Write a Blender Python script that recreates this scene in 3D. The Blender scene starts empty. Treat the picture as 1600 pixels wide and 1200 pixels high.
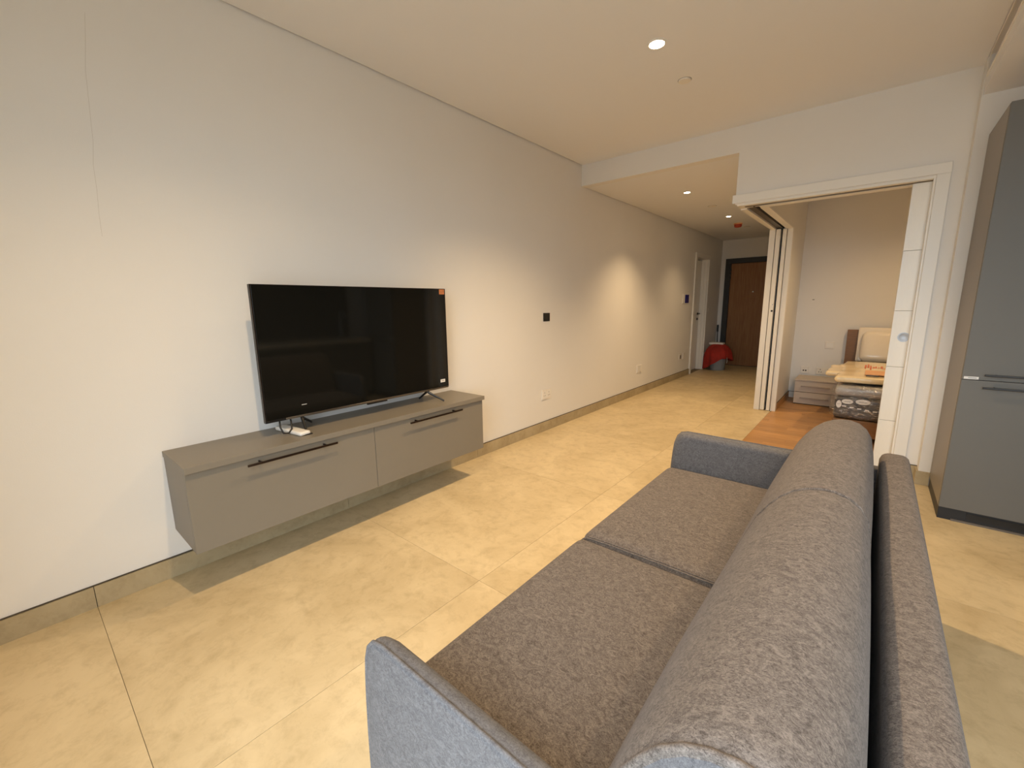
import bpy, bmesh, math, random
from mathutils import Vector, Matrix
random.seed(7)
scene = bpy.context.scene
COL = scene.collection

# ------------------------------------------------------------------ camera
F_PX, YAW, PITCH, ROLL = 667.3952, -0.7006, -0.1834, -0.0134
CAM = Vector((2.5143, 0.0, 1.2949))
fwd0 = Vector((math.sin(YAW), math.cos(YAW), 0)); right0 = Vector((math.cos(YAW), -math.sin(YAW), 0)); up0 = Vector((0, 0, 1))
fwd = fwd0 * math.cos(PITCH) + up0 * math.sin(PITCH); up = up0 * math.cos(PITCH) - fwd0 * math.sin(PITCH)
rt = right0 * math.cos(ROLL) + up * math.sin(ROLL); upv = up * math.cos(ROLL) - right0 * math.sin(ROLL)
cd = bpy.data.cameras.new('camera'); cd.sensor_width = 36.0; cd.lens = F_PX * 36.0 / 1600.0; cd.clip_start = 0.02
co = bpy.data.objects.new('camera', cd); COL.objects.link(co)
M = Matrix((rt, upv, -fwd)).transposed().to_4x4(); M.translation = CAM
co.matrix_world = M; scene.camera = co

# ------------------------------------------------------------------ world, daylight, exposure
scene.view_settings.view_transform = 'Standard'; scene.view_settings.look = 'None'
scene.view_settings.gamma = 1.0; scene.view_settings.use_curve_mapping = False
scene.view_settings.exposure = 0.0
SKY = (0.80, 0.91, 1.0); SKY_STRENGTH = 8.6
WARM = (1.0, 0.69, 0.37)
w = bpy.data.worlds.new('World'); scene.world = w; w.use_nodes = True
nt = w.node_tree; nt.nodes.clear()
wo = nt.nodes.new('ShaderNodeOutputWorld'); bg = nt.nodes.new('ShaderNodeBackground')
tc = nt.nodes.new('ShaderNodeTexCoord'); sp = nt.nodes.new('ShaderNodeSeparateXYZ')
rp = nt.nodes.new('ShaderNodeValToRGB')
rp.color_ramp.elements[0].position = 0.47; rp.color_ramp.elements[0].color = (0.30, 0.29, 0.27, 1)
rp.color_ramp.elements[1].position = 0.53; rp.color_ramp.elements[1].color = (*SKY, 1)
mr = nt.nodes.new('ShaderNodeMapRange'); mr.inputs['From Min'].default_value = -1; mr.inputs['From Max'].default_value = 1
nt.links.new(tc.outputs['Generated'], sp.inputs[0]); nt.links.new(sp.outputs['Z'], mr.inputs['Value'])
nt.links.new(mr.outputs[0], rp.inputs[0]); nt.links.new(rp.outputs[0], bg.inputs['Color'])
bg.inputs['Strength'].default_value = SKY_STRENGTH
nt.links.new(bg.outputs[0], wo.inputs[0])

# room dimensions (metres)
H1, H2, Y1, YB, XR = 2.7155, 2.5104, 4.1595, -0.65, 4.0
X2, XC, YEND = 1.507, 2.867, 9.665
WX0, WX1, WZ1 = 1.75, 3.92, 2.45          # balcony opening in the wall behind the photographer
pl = bpy.data.lights.new('window_portal', 'AREA'); pl.shape = 'RECTANGLE'; pl.size = WX1 - WX0; pl.size_y = WZ1
pl.cycles.is_portal = True
po = bpy.data.objects.new('window_portal', pl); COL.objects.link(po)
po.location = ((WX0 + WX1) / 2, YB - 0.02, WZ1 / 2); po.rotation_euler = (math.radians(90), 0, 0)

# ------------------------------------------------------------------ materials
def lin(c):
    return tuple((x / 12.92 if x <= 0.04045 else ((x + 0.055) / 1.055) ** 2.4) for x in c)
MATS = {}
def mat(name, col, rough=0.6, metal=0.0, spec=0.5, coat=0.0, var=0.0, vscale=6.0, bump=0.0, bscale=60.0, sheen=0.0, col2=None, stretch=(1, 1, 1), emit=None, estr=0, per_obj=False):
    m = bpy.data.materials.new(name); m.use_nodes = True; n = m.node_tree; b = n.nodes['Principled BSDF']
    b.inputs['Roughness'].default_value = rough; b.inputs['Metallic'].default_value = metal
    b.inputs['Specular IOR Level'].default_value = spec; b.inputs['Coat Weight'].default_value = coat
    b.inputs['Coat Roughness'].default_value = 0.12
    if sheen: b.inputs['Sheen Weight'].default_value = sheen; b.inputs['Sheen Roughness'].default_value = 0.5
    c = (*col, 1)
    geo = n.nodes.new('ShaderNodeNewGeometry'); mp = n.nodes.new('ShaderNodeMapping'); mp.inputs['Scale'].default_value = stretch
    if per_obj:
        oi = n.nodes.new('ShaderNodeObjectInfo'); vm = n.nodes.new('ShaderNodeVectorMath'); vm.operation = 'SCALE'
        cx = n.nodes.new('ShaderNodeCombineXYZ'); n.links.new(oi.outputs['Random'], cx.inputs[0]); n.links.new(oi.outputs['Random'], cx.inputs[2])
        n.links.new(cx.outputs[0], vm.inputs[0]); vm.inputs['Scale'].default_value = 37.0
        va = n.nodes.new('ShaderNodeVectorMath'); va.operation = 'ADD'
        n.links.new(geo.outputs['Position'], va.inputs[0]); n.links.new(vm.outputs[0], va.inputs[1]); n.links.new(va.outputs[0], mp.inputs['Vector'])
    else:
        n.links.new(geo.outputs['Position'], mp.inputs['Vector'])
    if var or col2:
        no = n.nodes.new('ShaderNodeTexNoise'); no.inputs['Scale'].default_value = vscale; no.inputs['Detail'].default_value = 8; no.inputs['Roughness'].default_value = 0.62
        n.links.new(mp.outputs[0], no.inputs['Vector'])
        r = n.nodes.new('ShaderNodeValToRGB'); r.color_ramp.elements[0].position = 0.32; r.color_ramp.elements[1].position = 0.68
        a = col2 if col2 else tuple(x * (1 - var) for x in col)
        bcol = col if col2 else tuple(min(1, x * (1 + var)) for x in col)
        r.color_ramp.elements[0].color = (*a, 1); r.color_ramp.elements[1].color = (*bcol, 1)
        n.links.new(no.outputs['Fac'], r.inputs[0]); n.links.new(r.outputs[0], b.inputs['Base Color'])
    else:
        b.inputs['Base Color'].default_value = c
    if bump:
        nb = n.nodes.new('ShaderNodeTexNoise'); nb.inputs['Scale'].default_value = bscale; nb.inputs['Detail'].default_value = 4
        n.links.new(mp.outputs[0], nb.inputs['Vector'])
        bp = n.nodes.new('ShaderNodeBump'); bp.inputs['Strength'].default_value = bump; bp.inputs['Distance'].default_value = 0.01
        n.links.new(nb.outputs['Fac'], bp.inputs['Height']); n.links.new(bp.outputs[0], b.inputs['Normal'])
    if emit:
        b.inputs['Emission Color'].default_value = (*emit, 1); b.inputs['Emission Strength'].default_value = estr
    MATS[name] = m; return m

mat('wall_paint', (0.785, 0.77, 0.74), 0.75, spec=0.25, var=0.012, vscale=1.3, bump=0.04, bscale=220)
mat('ceiling_paint', (0.80, 0.80, 0.81), 0.85, spec=0.2)
mat('crack', (0.60, 0.57, 0.52), 0.9)
mat('groove', (0.45, 0.42, 0.37), 0.7)
mat('gap_shade', (0.09, 0.075, 0.055), 0.9, spec=0.1)  # dark colour painting the shade in gaps, slots and behind doors
mat('trim_white', (0.82, 0.80, 0.75), 0.4, spec=0.4)
mat('leaf_white', (0.84, 0.81, 0.74), 0.35, spec=0.45, var=0.015, vscale=30, stretch=(8, 8, 0.6))
mat('track_metal', (0.16, 0.14, 0.12), 0.45, metal=0.6)
mat('black', (0.012, 0.012, 0.013), 0.5)
mat('laminate', (0.205, 0.183, 0.148), 0.42, spec=0.4, var=0.02, vscale=3)
mat('laminate_tall', (0.145, 0.14, 0.126), 0.55, spec=0.45, var=0.015, vscale=3)
mat('laminate_side', (0.20, 0.178, 0.15), 0.4, spec=0.45)
mat('bronze', (0.035, 0.022, 0.016), 0.35, metal=0.8)
mat('tv_black', (0.008, 0.008, 0.008), 0.35)
mat('tv_screen', (0.006, 0.006, 0.005), 0.06, spec=0.38)
mat('tv_silver', (0.22, 0.19, 0.16), 0.3, metal=0.9)
mat('white_plastic', (0.80, 0.78, 0.74), 0.35)
mat('plate_wall', (0.80, 0.76, 0.69), 0.4)
mat('grey_hole', (0.05, 0.045, 0.04), 0.6)
mat('orange', (0.52, 0.19, 0.075), 0.45)
mat('blue_screen', (0.008, 0.015, 0.22), 0.15, spec=0.5)
mat('chrome', (0.55, 0.58, 0.62), 0.2, metal=1.0)
mat('pull_steel', (0.50, 0.55, 0.62), 0.5, metal=0.4)
mat('red_plastic', (0.45, 0.05, 0.02), 0.45)
mat('red_cloth', (0.34, 0.02, 0.011), 0.85, var=0.25, vscale=8)
mat('bucket_grey', (0.28, 0.30, 0.32), 0.5)
mat('frame_dark', (0.024, 0.024, 0.022), 0.45)
mat('bed_wood', (0.24, 0.115, 0.038), 0.45, col2=(0.17, 0.08, 0.026), vscale=9, stretch=(1, 1, 12))
mat('night_handle', (0.36, 0.30, 0.25), 0.5)
mat('night_wood', (0.58, 0.50, 0.41), 0.5, col2=(0.54, 0.46, 0.38), vscale=6, stretch=(1.5, 8, 8))
mat('pillow_cloth', (0.86, 0.78, 0.66), 0.55, coat=0.7, bump=0.35, bscale=14)
mat('duvet_cloth', (0.86, 0.68, 0.40), 0.55, coat=0.8, bump=0.6, bscale=12)
mat('mattress_dark', (0.045, 0.045, 0.05), 0.5, coat=0.5, col2=(0.012, 0.012, 0.014), vscale=12, bump=0.5, bscale=18)
mat('mattress_grey', (0.30, 0.29, 0.28), 0.5, coat=0.5, bump=0.4, bscale=16)
mat('label_white', (0.75, 0.73, 0.70), 0.5)
mat('red_print', (0.62, 0.12, 0.03), 0.5)
mat('peach_print', (0.80, 0.42, 0.20), 0.5)
mat('worktop_stone', (0.62, 0.58, 0.50), 0.3)
mat('kitchen_dark', (0.05, 0.048, 0.045), 0.5)
mat('backsplash', (0.10, 0.095, 0.085), 0.9, spec=0.1, var=0.2, vscale=3)
mat('balcony', (0.35, 0.33, 0.30), 0.8)
mat('alu_dark', (0.07, 0.07, 0.07), 0.4, metal=0.5)
mat('lamp_glow', (1, 1, 1), 0.5, emit=(1.0, 0.86, 0.62), estr=30)
mat('lamp_trim', (0.80, 0.78, 0.74), 0.4)
mat('card_brown', (0.24, 0.13, 0.06), 0.7)

def tile_mat(name, tint=1.0):
    m = bpy.data.materials.new(name); m.use_nodes = True; n = m.node_tree; b = n.nodes['Principled BSDF']
    geo = n.nodes.new('ShaderNodeNewGeometry'); oi = n.nodes.new('ShaderNodeObjectInfo')
    cx = n.nodes.new('ShaderNodeCombineXYZ'); sc = n.nodes.new('ShaderNodeVectorMath'); sc.operation = 'SCALE'; sc.inputs['Scale'].default_value = 41
    n.links.new(oi.outputs['Random'], cx.inputs[0]); n.links.new(oi.outputs['Random'], cx.inputs[1]); n.links.new(cx.outputs[0], sc.inputs[0])
    va = n.nodes.new('ShaderNodeVectorMath'); va.operation = 'ADD'; n.links.new(geo.outputs['Position'], va.inputs[0]); n.links.new(sc.outputs[0], va.inputs[1])
    def noise(scale, detail, rgh, dist=0.0):
        t = n.nodes.new('ShaderNodeTexNoise'); t.inputs['Scale'].default_value = scale; t.inputs['Detail'].default_value = detail
        t.inputs['Roughness'].default_value = rgh; t.inputs['Distortion'].default_value = dist
        n.links.new(va.outputs[0], t.inputs['Vector']); return t
    n1 = noise(2.2, 9, 0.66, 0.6); n2 = noise(14, 6, 0.7, 0.3); n3 = noise(120, 3, 0.6)
    r1 = n.nodes.new('ShaderNodeValToRGB'); e = r1.color_ramp.elements
    e[0].position = 0.34; e[1].position = 0.62
    e[0].color = (0.53 * tint, 0.42 * tint, 0.245 * tint, 1); e[1].color = (0.66 * tint, 0.54 * tint, 0.335 * tint, 1)
    n.links.new(n1.outputs['Fac'], r1.inputs[0])
    r2 = n.nodes.new('ShaderNodeValToRGB'); e = r2.color_ramp.elements; e[0].position = 0.30; e[1].position = 0.52
    e[0].color = (0.70, 0.67, 0.62, 1); e[1].color = (1, 1, 1, 1); n.links.new(n2.outputs['Fac'], r2.inputs[0])
    mx = n.nodes.new('ShaderNodeMix'); mx.data_type = 'RGBA'; mx.blend_type = 'MULTIPLY'; mx.inputs['Factor'].default_value = 0.55
    n.links.new(r1.outputs[0], mx.inputs['A']); n.links.new(r2.outputs[0], mx.inputs['B'])
    hv = n.nodes.new('ShaderNodeHueSaturation'); mr = n.nodes.new('ShaderNodeMapRange'); mr.inputs['To Min'].default_value = 0.97; mr.inputs['To Max'].default_value = 1.03
    n.links.new(oi.outputs['Random'], mr.inputs[0]); n.links.new(mr.outputs[0], hv.inputs['Value']); n.links.new(mx.outputs['Result'], hv.inputs['Color'])
    n.links.new(hv.outputs[0], b.inputs['Base Color'])
    b.inputs['Roughness'].default_value = 0.5; b.inputs['Specular IOR Level'].default_value = 0.35
    bp = n.nodes.new('ShaderNodeBump'); bp.inputs['Strength'].default_value = 0.12; bp.inputs['Distance'].default_value = 0.004
    n.links.new(n2.outputs['Fac'], bp.inputs['Height']); n.links.new(bp.outputs[0], b.inputs['Normal'])
    MATS[name] = m
tile_mat('tile'); tile_mat('tile_skirting_shaded', 0.70)  # skirting copy darkened to put its grazing light into the colour
mat('grout', (0.22, 0.17, 0.11), 0.9)

def fabric_mat(name, a, c):
    m = bpy.data.materials.new(name); m.use_nodes = True; n = m.node_tree; b = n.nodes['Principled BSDF']
    t = n.nodes.new('ShaderNodeTexCoord')
    def noise(scale, detail, rgh, st, dist=0.0):
        mp = n.nodes.new('ShaderNodeMapping'); mp.inputs['Scale'].default_value = st; mp.inputs['Rotation'].default_value = (0.3, 0.5, 0.6)
        n.links.new(t.outputs['Object'], mp.inputs[0])
        k = n.nodes.new('ShaderNodeTexNoise'); k.inputs['Scale'].default_value = scale; k.inputs['Detail'].default_value = detail
        k.inputs['Roughness'].default_value = rgh; k.inputs['Distortion'].default_value = dist
        n.links.new(mp.outputs[0], k.inputs['Vector']); return k
    n1 = noise(34, 10, 0.78, (1, 1.5, 1.2), 2.2); n2 = noise(300, 3, 0.65, (1, 1.6, 1), 1.0)
    mm = n.nodes.new('ShaderNodeMath'); mm.operation = 'MULTIPLY_ADD'; mm.inputs[1].default_value = 0.45
    mu = n.nodes.new('ShaderNodeMath'); mu.operation = 'MULTIPLY'; mu.inputs[1].default_value = 0.55
    n.links.new(n1.outputs['Fac'], mu.inputs[0]); n.links.new(n2.outputs['Fac'], mm.inputs[0]); n.links.new(mu.outputs[0], mm.inputs[2])
    r = n.nodes.new('ShaderNodeValToRGB'); e = r.color_ramp.elements; e[0].position = 0.41; e[1].position = 0.60
    e[0].color = (*a, 1); e[1].color = (*c, 1); n.links.new(mm.outputs[0], r.inputs[0]); n.links.new(r.outputs[0], b.inputs['Base Color'])
    b.inputs['Roughness'].default_value = 0.9; b.inputs['Specular IOR Level'].default_value = 0.15
    b.inputs['Sheen Weight'].default_value = 0.08; b.inputs['Sheen Roughness'].default_value = 0.5
    bp = n.nodes.new('ShaderNodeBump'); bp.inputs['Strength'].default_value = 0.25; bp.inputs['Distance'].default_value = 0.002
    n.links.new(n2.outputs['Fac'], bp.inputs['Height']); n.links.new(bp.outputs[0], b.inputs['Normal'])
    MATS[name] = m
fabric_mat('sofa_fabric', (0.068, 0.057, 0.051), (0.215, 0.187, 0.169))
fabric_mat('sofa_fabric_daylit', (0.082, 0.08, 0.085), (0.165, 0.162, 0.17))  # copy of the sofa fabric with the cool daylight cast in its colour

def wood_mat(name, c1, c2, stretch, scale=5, rough=0.4):
    m = bpy.data.materials.new(name); m.use_nodes = True; n = m.node_tree; b = n.nodes['Principled BSDF']
    geo = n.nodes.new('ShaderNodeNewGeometry'); oi = n.nodes.new('ShaderNodeObjectInfo')
    cx = n.nodes.new('ShaderNodeCombineXYZ'); sc = n.nodes.new('ShaderNodeVectorMath'); sc.operation = 'SCALE'; sc.inputs['Scale'].default_value = 29
    n.links.new(oi.outputs['Random'], cx.inputs[0]); n.links.new(oi.outputs['Random'], cx.inputs[1]); n.links.new(cx.outputs[0], sc.inputs[0])
    va = n.nodes.new('ShaderNodeVectorMath'); va.operation = 'ADD'; n.links.new(geo.outputs['Position'], va.inputs[0]); n.links.new(sc.outputs[0], va.inputs[1])
    mp = n.nodes.new('ShaderNodeMapping'); mp.inputs['Scale'].default_value = stretch; n.links.new(va.outputs[0], mp.inputs[0])
    no = n.nodes.new('ShaderNodeTexNoise'); no.inputs['Scale'].default_value = scale; no.inputs['Detail'].default_value = 7; no.inputs['Distortion'].default_value = 0.5
    n.links.new(mp.outputs[0], no.inputs['Vector'])
    r = n.nodes.new('ShaderNodeValToRGB'); e = r.color_ramp.elements; e[0].position = 0.3; e[1].position = 0.7; e[0].color = (*c1, 1); e[1].color = (*c2, 1)
    n.links.new(no.outputs['Fac'], r.inputs[0])
    hv = n.nodes.new('ShaderNodeHueSaturation'); mr = n.nodes.new('ShaderNodeMapRange'); mr.inputs['To Min'].default_value = 0.86; mr.inputs['To Max'].default_value = 1.12
    n.links.new(oi.outputs['Random'], mr.inputs[0]); n.links.new(mr.outputs[0], hv.inputs['Value']); n.links.new(r.outputs[0], hv.inputs['Color'])
    n.links.new(hv.outputs[0], b.inputs['Base Color']); b.inputs['Roughness'].default_value = rough; b.inputs['Specular IOR Level'].default_value = 0.4
    MATS[name] = m
wood_mat('floor_wood', (0.40, 0.20, 0.065), (0.56, 0.31, 0.12), (1.2, 16, 1), 4)
wood_mat('door_wood', (0.22, 0.10, 0.035), (0.31, 0.155, 0.06), (14, 14, 0.8), 5, 0.45)

def wrap_mat():
    m = bpy.data.materials.new('plastic_wrap'); m.use_nodes = True; n = m.node_tree; n.nodes.clear()
    o = n.nodes.new('ShaderNodeOutputMaterial'); mx = n.nodes.new('ShaderNodeMixShader'); t = n.nodes.new('ShaderNodeBsdfTransparent')
    g = n.nodes.new('ShaderNodeBsdfGlossy'); g.inputs['Roughness'].default_value = 0.18; g.inputs['Color'].default_value = (0.9, 0.9, 0.9, 1)
    geo = n.nodes.new('ShaderNodeNewGeometry'); mp = n.nodes.new('ShaderNodeMapping'); mp.inputs['Scale'].default_value = (3, 3, 9); mp.inputs['Rotation'].default_value = (0.4, 0.7, 0.2)
    no = n.nodes.new('ShaderNodeTexNoise'); no.inputs['Scale'].default_value = 5; no.inputs['Detail'].default_value = 5; no.inputs['Distortion'].default_value = 1.5
    n.links.new(geo.outputs['Position'], mp.inputs[0]); n.links.new(mp.outputs[0], no.inputs['Vector'])
    r = n.nodes.new('ShaderNodeValToRGB'); e = r.color_ramp.elements; e[0].position = 0.48; e[1].position = 0.72; e[0].color = (0.08, 0.08, 0.08, 1); e[1].color = (0.5, 0.5, 0.5, 1)
    n.links.new(no.outputs['Fac'], r.inputs[0]); n.links.new(r.outputs[0], mx.inputs[0])
    bp = n.nodes.new('ShaderNodeBump'); bp.inputs['Strength'].default_value = 0.8; bp.inputs['Distance'].default_value = 0.03
    n.links.new(no.outputs['Fac'], bp.inputs['Height']); n.links.new(bp.outputs[0], g.inputs['Normal'])
    n.links.new(t.outputs[0], mx.inputs[1]); n.links.new(g.outputs[0], mx.inputs[2]); n.links.new(mx.outputs[0], o.inputs[0])
    MATS['plastic_wrap'] = m
wrap_mat()

# ------------------------------------------------------------------ geometry helpers
def new(): return bmesh.new()
def _merge(dst, src):
    me = bpy.data.meshes.new('tmp'); src.to_mesh(me); src.free(); dst.from_mesh(me); bpy.data.meshes.remove(me)
def box(bm, x0, x1, y0, y1, z0, z1, r=0.0, seg=2):
    b = bmesh.new(); bmesh.ops.create_cube(b, size=1.0)
    for v in b.verts:
        v.co = Vector(((x0 + x1) / 2 + v.co.x * (x1 - x0), (y0 + y1) / 2 + v.co.y * (y1 - y0), (z0 + z1) / 2 + v.co.z * (z1 - z0)))
    if r > 0: bmesh.ops.bevel(b, geom=b.edges[:], offset=r, segments=seg, affect='EDGES', profile=0.5)
    _merge(bm, b); return bm
def tube(bm, pts, r, n=8, closed=False, cap=True):
    pts = [Vector(p) for p in pts]; rings = []; k = len(pts)
    prev = None
    for i, p in enumerate(pts):
        a = pts[(i - 1) % k] if (closed or i > 0) else p; c = pts[(i + 1) % k] if (closed or i < k - 1) else p
        t = (c - a).normalized()
        if prev is None:
            u = t.orthogonal().normalized()
        else:
            u = (prev - t * prev.dot(t)); u = u.normalized() if u.length > 1e-6 else t.orthogonal().normalized()
        prev = u; v = t.cross(u); rr = r[i] if isinstance(r, (list, tuple)) else r
        rings.append([bm.verts.new(p + (u * math.cos(2 * math.pi * j / n) + v * math.sin(2 * math.pi * j / n)) * rr) for j in range(n)])
    for i in range(k if closed else k - 1):
        A, B = rings[i], rings[(i + 1) % k]
        for j in range(n): bm.faces.new((A[j], A[(j + 1) % n], B[(j + 1) % n], B[j]))
    if cap and not closed:
        bm.faces.new(list(reversed(rings[0]))); bm.faces.new(rings[-1])
    return bm
def lathe(bm, cx, cy, prof, n=24, axis='z'):
    """prof: list of (radius, height) along the axis; axis z, or y / x for wall discs"""
    rings = []
    for (r, z) in prof:
        ring = []
        for j in range(n):
            a = 2 * math.pi * j / n; p, q = r * math.cos(a), r * math.sin(a)
            if axis == 'z': co_ = (cx + p, cy + q, z)
            elif axis == 'y': co_ = (cx + p, z, cy + q)
            else: co_ = (z, cx + p, cy + q)
            ring.append(bm.verts.new(co_))
        rings.append(ring)
    for a, b in zip(rings, rings[1:]):
        for j in range(n): bm.faces.new((a[j], a[(j + 1) % n], b[(j + 1) % n], b[j]))
    bm.faces.new(list(reversed(rings[0]))); bm.faces.new(rings[-1]); return bm
def loft(bm, sections):
    rings = [[bm.verts.new(p) for p in s] for s in sections]; n = len(rings[0])
    for a, b in zip(rings, rings[1:]):
        for j in range(n): bm.faces.new((a[j], a[(j + 1) % n], b[(j + 1) % n], b[j]))
    bm.faces.new(list(reversed(rings[0]))); bm.faces.new(rings[-1]); return bm
def cushion(bm, x0, x1, y0, y1, z0, z1, r, cuts=14, crown=0.0, wob=0.0, sd=0):
    b = bmesh.new(); bmesh.ops.create_cube(b, size=2.0); bmesh.ops.subdivide_edges(b, edges=b.edges[:], cuts=cuts, use_grid_fill=True)
    h = Vector(((x1 - x0) / 2, (y1 - y0) / 2, (z1 - z0) / 2)); c = Vector(((x0 + x1) / 2, (y0 + y1) / 2, (z0 + z1) / 2))
    rr = min(r, *h)
    rnd = random.Random(sd); ph = [rnd.uniform(0, 6) for _ in range(6)]
    for v in b.verts:
        t = Vector([math.copysign(1 - (1 - min(1, abs(q))) ** 1.7, q) for q in v.co])
        p = Vector([t[i] * h[i] for i in range(3)])
        inn = Vector([max(-(h[i] - rr), min(h[i] - rr, p[i])) for i in range(3)])
        d = p - inn
        if d.length > 1e-7: p = inn + d.normalized() * min(rr, rr)
        fx, fy = 1 - t[0] ** 2, 1 - t[1] ** 2
        p.z += crown * fx * fy * (1 if p.z > 0 else 0)
        if wob:
            s = wob * (math.sin(9 * p.x + ph[0]) * math.sin(8 * p.y + ph[1]) + 0.6 * math.sin(17 * p.x + 11 * p.y + ph[2]) + 0.5 * math.sin(23 * p.y + 14 * p.z + ph[3]))
            p += p.normalized() * s
        v.co = p + c
    _merge(bm, b); return bm

WLOC = {}
def finish(o, label=None, cat=None, group=None, kind=None):
    if label: o['label'] = label
    if cat: o['category'] = cat
    if group: o['group'] = group
    if kind: o['kind'] = kind
    return o
def obj(name, bm, m, parent=None, smooth=True, ang=50, loc=None, **kw):
    bmesh.ops.recalc_face_normals(bm, faces=bm.faces[:])
    base = WLOC[parent.name] if parent is not None else Vector((0, 0, 0))
    org = Vector(loc) if loc is not None else None
    if org is None and parent is None:
        mn = [min(v.co[i] for v in bm.verts) for i in range(3)]; mx = [max(v.co[i] for v in bm.verts) for i in range(3)]
        org = Vector(((mn[0] + mx[0]) / 2, (mn[1] + mx[1]) / 2, mn[2]))
    if org is None: org = base
    bmesh.ops.translate(bm, verts=bm.verts[:], vec=-org)
    me = bpy.data.meshes.new(name); bm.to_mesh(me); bm.free()
    if smooth:
        me.polygons.foreach_set('use_smooth', [True] * len(me.polygons)); me.set_sharp_from_angle(angle=math.radians(ang))
    me.materials.append(MATS[m])
    o = bpy.data.objects.new(name, me); COL.objects.link(o)
    if parent is not None: o.parent = parent
    o.location = org - base; WLOC[o.name] = org
    return finish(o, **kw)
def thing(name, loc, label, cat, group=None, kind=None):
    o = bpy.data.objects.new(name, None); COL.objects.link(o); o.location = loc; o.empty_display_size = 0.1
    WLOC[o.name] = Vector(loc); return finish(o, label, cat, group, kind)
def copy_mesh(src, loc, parent=None):
    o = bpy.data.objects.new(src.name.split('.')[0], src.data); COL.objects.link(o)
    base = WLOC[parent.name] if parent is not None else Vector((0, 0, 0))
    o.parent = parent; o.location = Vector(loc) - base; WLOC[o.name] = Vector(loc); return o
def bx(name, m, parent, *d, r=0.0, **kw): return obj(name, box(new(), *d, r=r), m, parent, ang=15, **kw)
ST = dict(kind='structure')

# ================================================================== SETTING
# floor: screed + 1.2 m stone tiles, each its own piece
fl = obj('floor', box(new(), -0.15, XR + 0.15, YB - 0.2, YEND + 0.2, -0.12, -0.006), 'grout', label='beige stone tiled floor of the living room and hallway', cat='floor', **ST)
proto = None
gx = [0.0, 1.2, 2.4, 3.6, XR]; gy = [YB, 0.097, 1.295, 2.495, 3.695, 4.895, 6.095, 7.295, 8.495, YEND]
J = 0.0007
for i in range(len(gx) - 1):
    for j in range(len(gy) - 1):
        x0, x1, y0, y1 = gx[i], gx[i + 1], gy[j], gy[j + 1]
        xl = XR if y0 < Y1 - 0.01 else 1.675
        segs = []
        if y1 <= Y1 + 0.2:
            segs = [(x0, x1, y0, y1)]
        elif y0 < Y1:
            segs = [(x0, min(x1, 1.675), y0, y1)] if x0 < 1.675 else []
            segs.append((max(x0, 1.675) if x0 < 1.675 else x0, x1, y0, Y1 + 0.02))
        elif x0 < 1.675:
            segs = [(x0, min(x1, 1.675), y0, y1)]
        for (a, b, c, d) in segs:
            if b - a < 0.02 or d - c < 0.02: continue
            t = box(new(), a + J, b - J, c + J, d - J, -0.012, 0.0)
            obj('floor_tile', t, 'tile', fl, smooth=False)
# bedroom wooden floor
fb = obj('floor_bedroom', box(new(), 1.675, XR + 0.15, Y1 + 0.02, 6.95, -0.11, -0.0065), 'grout', label='orange oak plank floor of the bedroom behind the sofa', cat='floor', **ST)
y = Y1 + 0.021; row = 0
while y < 6.85:
    ye = min(y + 0.092, 6.85); x = 1.676 - (row * 0.37) % 0.9
    while x < XR:
        xa, xb = max(x, 1.676), min(x + 0.9, XR)
        if xb - xa > 0.02: obj('plank', box(new(), xa + 0.0004, xb - 0.0004, y + 0.0005, ye - 0.0005, -0.01, 0.0005), 'floor_wood', fb, smooth=False)
        x += 0.9
    y = ye; row += 1

# left wall, with the side door opening (y 8.07..8.78, z 0..2.08)
wl = new()
box(wl, -0.16, 0, YB - 0.15, 8.07, 0, 2.9); box(wl, -0.16, 0, 8.78, YEND + 0.15, 0, 2.9); box(wl, -0.16, 0, 8.07, 8.78, 2.08, 2.9)
wl = obj('wall_left', wl, 'wall_paint', smooth=False, label='long cream painted wall behind the television', cat='wall', **ST)
ck = new()   # hairline plaster crack
tube(ck, [(0.0, 0.40, 2.45), (0.0, 0.385, 2.33), (0.0, 0.372, 2.24), (0.0, 0.367, 2.15), (0.0, 0.362, 2.06), (0.0, 0.357, 1.97), (0.0, 0.345, 1.88), (0.0, 0.342, 1.78), (0.0, 0.335, 1.68), (0.0, 0.333, 1.6)], 0.0006, 5)
obj('plaster_crack', ck, 'crack', wl)
# skirting tiles along the left wall
bl = obj('baseboard_left', box(new(), -0.004, 0.006, YB, 8.0, 0.0, 0.103), 'gap_shade', smooth=False, label='stone skirting along the long cream wall', cat='skirting', **ST)  # dark strip showing above the tiles is a painted shadow line
js = [YB] + [g for g in gy[1:8]] + [8.0]
for a, b in zip(js, js[1:]):
    bx('skirting_tile', 'tile_skirting_shaded', bl, 0.0, 0.012, a + 0.0012, b - 0.0012, 0.0, 0.098, smooth=False)
b2 = obj('baseboard_hall', box(new(), -0.004, 0.006, 8.85, YEND, 0.0, 0.103), 'gap_shade', smooth=False, label='short stone skirting beside the entrance door', cat='skirting', **ST)  # top edge paints the same thin shadow line
bx('skirting_tile', 'tile_skirting_shaded', b2, 0.0, 0.012, 8.852, YEND - 0.001, 0.0, 0.098, smooth=False)

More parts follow.
